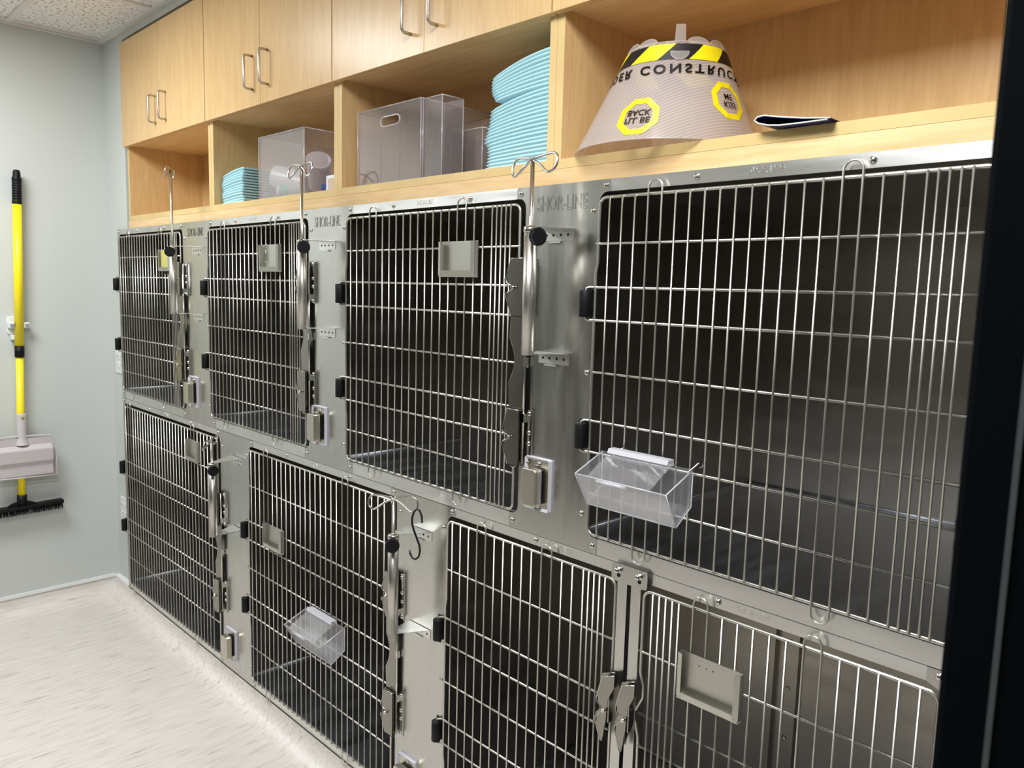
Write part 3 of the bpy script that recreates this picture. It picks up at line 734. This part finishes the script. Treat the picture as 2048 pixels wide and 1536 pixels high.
# ------------------------------------------------------------------ acrylic bins
def bin_(x0, x1, y0, y1, h, label, slot=None, th=.003):
    z0 = ZSH+.0006; z1 = z0+h
    t = thing('acrylic_bin', ((x0+x1)/2, (y0+y1)/2, z0), label, 'storage bin', 'clear acrylic storage bins')
    def wallp(y, name, sl):
        if sl:
            cx, cz, hw, hh = sl; o = [(x0, z0), (x1, z0), (x1, z1), (x0, z1)]
            b = MB(); hole = arc(cx+hw, cz, hh, -90, 90, 6)+arc(cx-hw, cz, hh, 90, 270, 6); nh = len(hole)
            # strips around the slot
            b.box(x0, cx-hw-hh, y, y+th, z0, z1); b.box(cx+hw+hh, x1, y, y+th, z0, z1)
            up_ = [p_ for p_ in arc(cx+hw, cz, hh, 0, 90, 5)]+[p_ for p_ in arc(cx-hw, cz, hh, 90, 180, 5)]
            b.prism(up_+[(cx-hw-hh, z1), (cx+hw+hh, z1)], y, y+th)
            dn = arc(cx-hw, cz, hh, 180, 270, 5)+arc(cx+hw, cz, hh, 270, 360, 5)
            b.prism(dn+[(cx+hw+hh, z0), (cx-hw-hh, z0)], y, y+th)
            o_ = b.build(name, 'acrylic', t)
            MB().tube([(u, y+th/2, v) for u, v in hole], th*.75, 8, closed=True).build('slot_edge', 'acrylicedge', t)
        else: MB().box(x0, x1, y, y+th, z0, z1).build(name, 'acrylic', t)
    wallp(y0, 'front_wall', slot if slot and slot[4] == 'f' and (slot := slot[:4]) else None) if (slot and slot[4] == 'f') else wallp(y0, 'front_wall', None)
    wallp(y1-th, 'rear_wall', slot[:4] if (slot and len(slot) == 5) else None)
    for x in (x0, x1-th): MB().box(x, x+th, y0+th, y1-th, z0, z1).build('side_wall', 'acrylic', t)
    MB().box(x0+th, x1-th, y0+th, y1-th, z0, z0+th).build('bin_floor', 'acrylic', t)
    b = MB(); r = .0017
    b.tube([(x0, y0, z1), (x1, y0, z1), (x1, y1, z1), (x0, y1, z1)], r, 6, closed=True)
    for x, y in ((x0, y0), (x1, y0), (x1, y1), (x0, y1)): b.cyl((x, y, z0), (x, y, z1), r, 6)
    b.cyl((x0, y0, z0+.001), (x1, y0, z0+.001), r, 6); b.build('bin_edges', 'acrylicedge', t)
    return t
bin_(-2.508, -2.214, .030, .290, .200, 'clear acrylic bin with frosted cups lying in it, beside the short pad stack', (-2.345, ZSH+.150, .040, .012, 'r'))
bin_(-1.920, -1.634, .030, .300, .200, 'clear acrylic bin with an oval grip slot, left in its cubby', (-1.769, ZSH+.162, .030, .0125, 'f'))
bin_(-1.628, -1.552, .032, .100, .196, 'narrow clear acrylic bin against the right side of the slotted bin')
bin_(-1.622, -1.500, .120, .230, .125, 'low clear acrylic bin behind the narrow bin')
# frosted cups
def cup(base, axis, r0, r1, h, label):
    t = thing('specimen_cup', base, label, 'cup', 'frosted cups')
    b = MB(); b.lathe(base, axis, [(0, 0), (r0*.92, 0), (r0, .004), (r1, h-.006), (r1+.0015, h-.004), (r1+.0015, h), (r1-.001, h), (r0-.0018, .004)], 28)
    b.build('cup_body', 'frost', t); return t
cup((-2.462, .062, ZSH+.078), (.80, .55, -.24), .037, .042, .120, 'frosted cup lying with its closed base toward the aisle')
cup((-2.300, .130, ZSH+.037), (.62, -.36, .66), .030, .038, .112, 'frosted cup tilted with its open mouth up')
t = thing('clear_bottle', (-2.42, .07, ZSH+.02), 'small clear bottle with green print lying at the bottom of the cup bin', 'bottle')
b = MB(); b.lathe((-2.430, .060, ZSH+.026), (.8, .5, .05), [(0, 0), (.018, 0), (.020, .003), (.020, .055), (.012, .066), (.012, .078), (0, .078)], 18); b.build('bottle_body', 'frost', t)
b = MB(); b.lathe((-2.430, .060, ZSH+.026), (.8, .5, .05), [(.0204, .012), (.0204, .042)], 18); b.build('bottle_label', 'green', t)
t = thing('plastic_bag', (-2.45, .06, ZSH+.01), 'crumpled clear plastic bag at the bottom of the cup bin', 'plastic bag')
b = MB(); nn = 14; vv = []; ff = []
for i in range(nn):
    for j in range(8):
        vv.append((-2.490+.115*i/(nn-1), .040+.07*j/7, ZSH+.006+.020*abs(math.sin(i*1.9+j*1.1))*(1-abs(j-3.5)/6)+.006*random.random()))
for i in range(nn-1):
    for j in range(7): ff.append((i*8+j, (i+1)*8+j, (i+1)*8+j+1, i*8+j+1))
b.add(vv, ff, False); b.build('bag_film', 'feeder', t)
# blue packets and the white frame at the right of that cubby
t = thing('blue_packet', (-2.16, .14, ZSH), 'dark blue packets standing right of the cup bin', 'packet')
b = MB(); b.add([(-2.205, .10, ZSH+.001), (-2.125, .10, ZSH+.001), (-2.125, .22, ZSH+.001), (-2.205, .22, ZSH+.001), (-2.150, .12, ZSH+.088), (-2.118, .12, ZSH+.094), (-2.118, .2, ZSH+.094), (-2.150, .2, ZSH+.088)],
    [(0, 1, 2, 3), (4, 7, 6, 5), (0, 4, 5, 1), (1, 5, 6, 2), (2, 6, 7, 3), (3, 7, 4, 0)]); b.build('packet_body', 'blue', t, .004)
MB().box(-2.195, -2.150, .078, .099, ZSH+.001, ZSH+.034).build('packet_flap', 'blue', t, .003)
t = thing('white_box', (-2.10, .07, ZSH), 'small white-edged box at the right wall of the cup cubby', 'box')
MB().box(-2.138, -2.070, .060, .10, ZSH+.0006, ZSH+.052).build('box_body', 'white', t, .002)
MB().box(-2.126, -2.080, .0585, .0598, ZSH+.008, ZSH+.042).build('box_window', simple('beige_print', (196, 176, 156), .5), t)

# ------------------------------------------------------------------ plastic recovery cone
ZC0 = ZSH+.0008; HC = .192
CB = (-.950, .122); CTP = (-.936, .125); AB, BB = .189, .172; RT = .096
t = thing('recovery_cone', (CB[0], CB[1], ZC0), 'translucent ribbed pet recovery cone with black and yellow hazard band', 'pet cone')
def cp(th, s, off=0.0):
    """point on cone, th = angle in deg (270 = toward the aisle), s = 0 base .. 1 top"""
    a = R(th); ax = AB*(1-s)+RT*s; by = BB*(1-s)+RT*s; cx = CB[0]*(1-s)+CTP[0]*s; cy = CB[1]*(1-s)+CTP[1]*s
    lift = .004*(1-s)**3*max(0, math.cos(a-R(262)))**1.5
    k = 1+off/ax
    return (cx+ax*k*math.cos(a), cy+by*k*math.sin(a), ZC0+HC*s+lift+off*.5)
b = MB(); nA, nS = 96, 12
vv = [cp(360*i/nA, j/nS) for i in range(nA) for j in range(nS+1)]
ff = [(i*(nS+1)+j, ((i+1) % nA)*(nS+1)+j, ((i+1) % nA)*(nS+1)+j+1, i*(nS+1)+j+1) for i in range(nA) for j in range(nS)]
b.add(vv, ff, True); b.build('cone_sheet', 'cone', t)
b = MB(); b.tube([cp(360*i/nA, 0) for i in range(nA)], .0013, 6, closed=True); b.tube([cp(360*i/nA, 1) for i in range(nA)], .0012, 6, closed=True)
b.tube([cp(196+(200-196)*k/8, k/8, .0012) for k in range(9)], .0012, 6); b.build('cone_rim', 'coneclear', t)
# hazard band: slanted stripes
FA = 307.0    # angle facing the camera
def patch(b, quad, off=.0012, n=6):
    """quad: four (th, s) corners"""
    (a, bq, c, d_) = [Vector(q) for q in quad]; g = []
    for i in range(n+1):
        for j in range(4):
            u = i/n; v = j/3; p0 = a.lerp(bq, u).lerp(d_.lerp(c, u), v); g.append(cp(p0.x, p0.y, off))
    f = [(i*4+j, (i+1)*4+j, (i+1)*4+j+1, i*4+j+1) for i in range(n) for j in range(3)]
    b.add(g, f, True)
s0, s1 = .81, .972; step = 60
by_, bk_ = MB(), MB()
for k in range(6):
    th = FA-20+k*step-180; q = [(th, s0), (th+step/2, s0), (th+step/2+17, s1), (th+17, s1)]
    patch(bk_, [(p_+.0, q_) for p_, q_ in q])
    th += step/2; q = [(th, s0), (th+step/2, s0), (th+step/2+17, s1), (th+17, s1)]
    patch(by_, q)
bk_.build('hazard_black', 'ink', t); by_.build('hazard_yellow', 'badge', t)
def wrap_text(txt, size, th0, s_mid, name, mat, cx=1.0, flipy=True, spacing=1.1, shear=0):
    me = text_mesh(txt, size, .0001, cx=cx, spacing=spacing, bold=.0008)
    slant = math.hypot(HC, AB-RT)
    for v in me.vertices:
        x, y = v.co.x, v.co.y*(-1 if flipy else 1); y += shear*x
        s = s_mid+y/slant; rad = AB*(1-s)+RT*s
        v.co = Vector(cp(th0+math.degrees(x/(rad*.97)), s, .0018))
    return mesh_obj(me, name, mat, t)
wrap_text('UNDER CONSTRUCTION', .0275, 309, .715, 'cone_lettering', 'ink', cx=1.05, spacing=1.38)
def badge(th, s, l1, l2, rad=.043):
    slant = math.hypot(HC, AB-RT); g = MB(); rr = AB*(1-s)+RT*s
    def P(u, v, off=.0012): return cp(th+math.degrees(u/rr), s+v/slant, off)
    for k in range(8):
        a0, a1 = R(45*k+22.5), R(45*k+67.5)
        qs = [(rad*math.cos(a0), rad*math.sin(a0)), (rad*math.cos(a1), rad*math.sin(a1)), (rad*.70*math.cos(a1), rad*.70*math.sin(a1)), (rad*.70*math.cos(a0), rad*.70*math.sin(a0))]
        g.add([P(u, v) for u, v in qs], [(0, 1, 2, 3)])
    g.build('badge_ring', 'badge', t)
    for txt, dy in ((l1, -.0085), (l2, .0085)):
        me = text_mesh(txt, .0180, .0001, bold=.0003)
        for v in me.vertices:
            v.co = Vector(P(v.co.x, -v.co.y+dy, .0018))
        mesh_obj(me, 'badge_lettering', 'ink', t)
badge(283, .235, "I'LL BE", 'BACK'); badge(349, .42, 'KISS', 'ME')
# neck tabs
for th in (FA-62, FA-37, FA+22, FA+50):
    b = MB()
    pts = [(th+13*math.cos(R(q)), 0.985+.062*max(0, math.sin(R(q)))) for q in range(0, 181, 20)]
    b.tube([cp(a_, s_, .001) for a_, s_ in pts], .0012, 6)
    c_ = cp(th, .985, .001); L_ = [cp(a_, s_, .001) for a_, s_ in pts]; b.add([c_]+L_, [(0, k+1, k+2) for k in range(len(L_)-1)], True)
    b.build('neck_tab', 'coneclear', t)
b = MB(); patch(b, [(FA-5, .985), (FA+7, .985), (FA+7, 1.17), (FA-5, 1.17)], .003, 3); b.build('strap_tab', 'coneclear', t)
b = MB(); L_ = [cp(FA+1+9*math.cos(R(q)), .885-.085*math.sin(R(q)), .0026) for q in range(0, 181, 15)]; b.tube(L_+[L_[0]], .0009, 6); b.add([cp(FA+1, .885, .0024)]+L_, [(0, k+1, k+2) for k in range(len(L_)-1)], True); b.build('button_tab', 'coneclear', t)

# blue folder on the right shelf
t = thing('blue_folder', (-.62, .1, ZSH), 'curled navy folder with white edges lying on the shelf right of the cone', 'folder')
pth = [(-.556, ZSH+.0030), (-.600, ZSH+.0085), (-.640, ZSH+.0155), (-.668, ZSH+.0215), (-.680, ZSH+.0205), (-.685, ZSH+.0155), (-.678, ZSH+.0100), (-.660, ZSH+.0048), (-.640, ZSH+.0022), (-.605, ZSH+.0014), (-.560, ZSH+.0012)]
b = MB(); b.ribbon(pth, -.0035, .210, .0012, 'y'); b.build('folder_cover', 'navy', t)
b = MB(); b.tube([(x, -.0045, z_) for x, z_ in pth], .0013, 6); b.build('folder_edge', 'white', t)

# ------------------------------------------------------------------ things on the end wall
XP = -3.950
def yz(y, z, x=XP): return (x, y, z)
t = thing('push_broom', (XP, -.39, .46), 'yellow handled broom with black bristle head hanging on the end wall', 'broom')
def ply(z): return -.352-.040*(1.982-z)/(1.982-.537)
MB().cyl(yz(ply(1.225), 1.225), yz(ply(1.850), 1.850), .0178, 18).build('upper_tube', 'yellow', t)
MB().cyl(yz(ply(.54), .54), yz(ply(1.185), 1.185), .0150, 18).build('lower_tube', 'yellow', t)
MB().cyl(yz(ply(1.178), 1.178), yz(ply(1.227), 1.227), .0190, 18).build('tube_clamp', 'black', t)
a = Vector(yz(ply(1.84), 1.84)); ax = Vector(yz(ply(1.98), 1.98))-a
b = MB(); pr_ = [(.0, -.002), (.0185, -.002), (.0190, .002)]
for k in range(8): pr_ += [(.0190, .012+k*.011), (.0178, .015+k*.011), (.0178, .019+k*.011), (.0190, .021+k*.011)]
pr_ += [(.019, .108), (.0150, .114), (.0146, .132), (.011, .142), (0, .144)]
b.lathe(a, ax, pr_, 18); b.build('grip', 'black', t)
sl = -.0115/.16
def hz(y): return .480-(-.393-y)*.09*0+(y+.393)*-.06
b = MB()
y0, y1 = -.556, -.229
def hb(yy): return .507+(yy+.393)*(-.075)*(-1)*0 + (yy+.393)*.02
b.add([(XP-.022, y0, hb(y0)-.010), (XP+.022, y0, hb(y0)-.010), (XP+.022, y0, hb(y0)+.006), (XP-.022, y0, hb(y0)+.006),
       (XP-.022, y1, hb(y1)-.010), (XP+.022, y1, hb(y1)-.010), (XP+.022, y1, hb(y1)+.006), (XP-.022, y1, hb(y1)+.006)],
      [(0, 1, 2, 3), (4, 7, 6, 5), (0, 4, 5, 1), (1, 5, 6, 2), (2, 6, 7, 3), (3, 7, 4, 0)]); b.build('broom_head', 'black', t, .003)
b = MB()
for k in range(64):
    for dx in (-.014, -.004, .006, .016):
        y = y0+.006+(y1-y0-.012)*k/63; b.cyl((XP+dx, y, hb(y)-.009), (XP+dx*1.25+random.uniform(-.002, .002), y+random.uniform(-.002, .002), hb(y)-.034+random.uniform(-.002, .002)), .0012, 4)
b.build('bristles', 'black', t)['kind'] = 'stuff'
b = MB(); b.prism([(-.450, .508), (-.336, .508)]+[(-.393+.057*math.cos(R(q)), .508+.024*math.sin(R(q))) for q in range(15, 180, 15)], XP-.006, XP+.010, 'x'); b.cyl(yz(-.393, .512), yz(ply(.56), .56), .0195, 16); b.build('head_socket', 'black', t)
t = thing('dustpan', (XP, -.385, .64), 'light grey dustpan clipped upright on the yellow broom handle', 'dustpan')
XQ = XP+.020
b = MB(); o = [(-.508, .648), (-.258, .640)]+[(-.262, .775)]+arc(-.287, .792, .025, 0, 80, 4)+arc(-.483, .797, .025, 100, 180, 4)+[(-.512, .775)]
b.prism(o, XQ, XQ+.003, 'x'); b.build('pan_plate', 'grey', t)
b = MB(); rim = [(-.258, .640), (-.262, .775)]+arc(-.287, .800, .025, 0, 90, 5)+[(-.365, .828), (-.405, .830)]+arc(-.483, .802, .025, 90, 180, 5)+[(-.512, .775), (-.508, .648)]
b.tube([(XQ+.003, y, z_) for y, z_ in rim], .0042, 8)
b.tube([(XQ+.022, -.508, .650), (XQ+.022, -.258, .642)], .0030, 8)
for y in (-.258, -.510): b.prism([(XQ, .64), (XQ+.024, .640), (XQ+.024, .700), (XQ+.004, .80), (XQ, .80)], y-.0015, y+.0015, 'y')
b.build('pan_rim', 'grey', t)
b = MB(); b.prism([(XQ+.003, .790), (XQ+.028, .770), (XQ+.026, .716), (XQ+.015, .700), (XQ+.015, .648), (XQ+.003, .648)], -.500, -.268, 'y'); b.build('pan_body', 'grey', t, .006, 3)
b = MB(); b.lathe((XP+.012, ply(.80), .79), (0, .03, 1), [(.030, 0), (.022, .02), (.0195, .04), (.0195, .135), (.0185, .140), (.0155, .140)], 20); b.build('pan_socket', 'grey', t)
MB().lathe((XP+.0318, ply(.918), .913), (1, 0, 0), [(.0065, 0), (.0065, .0012), (0, .0012)], 12).build('round_sticker', simple('gold_sticker', (170, 160, 60), .4), t)
t = thing('broom_clip', (XL, -.37, 1.32), 'white wall clip gripping the middle of the yellow broom handle', 'wall clip')
yc = ply(1.32)
b = MB(); b.prism(rrect(yc-.040, yc+.022, 1.275, 1.355, .012, 3), XL+.0005, XL+.014, 'x'); b.build('clip_plate', 'white', t, .003)
b = MB(); b.box(XL+.012, XP+.012, yc-.040, yc-.0182, 1.305, 1.330); b.box(XL+.012, XP+.012, yc+.0182, yc+.040, 1.305, 1.330); b.build('clip_jaw', 'white', t, .003)
b = MB(); b.box(XP+.0122, XP+.0130, yc-.036, yc-.019, 1.309, 1.324); b.box(XP+.0122, XP+.0130, yc+.021, yc+.036, 1.309, 1.324); b.build('jaw_pad', simple('grey_pad', (140, 142, 150), .5), t)
MB().box(XL+.0005, XL+.030, yc-.030, yc-.004, 1.252, 1.276).build('clip_foot', 'white', t, .004)
# wall outlets on the pier left of the cages
for z_, lab in ((1.150, 'white wall outlet beside the far left upper cage'), (.433, 'white wall outlet beside the far left lower cage')):
    xo = -3.876
    t = thing('wall_outlet', (xo, YW, z_), lab, 'outlet', 'white wall outlets left of the cages')
    MB().box(xo-.058, xo+.058, YW-.006, YW-.0003, z_-.060, z_+.060).build('wall_plate', 'white', t, .002)
    for dx in (-.023, .023):
        for dz in (-.021, .021):
            b = MB(); b.prism(rrect(xo+dx-.0165, xo+dx+.0165, z_+dz-.014, z_+dz+.014, .010, 4), YW-.0080, YW-.0060); b.build('receptacle', 'trimw', t)
            b = MB(); b.box(xo+dx-.007, xo+dx-.005, YW-.0084, YW-.0080, z_+dz-.002, z_+dz+.007); b.box(xo+dx+.005, xo+dx+.007, YW-.0084, YW-.0080, z_+dz-.002, z_+dz+.007)
            b.cyl((xo+dx, YW-.0080, z_+dz-.008), (xo+dx, YW-.0084, z_+dz-.008), .0022, 8); b.build('slot', 'black', t)
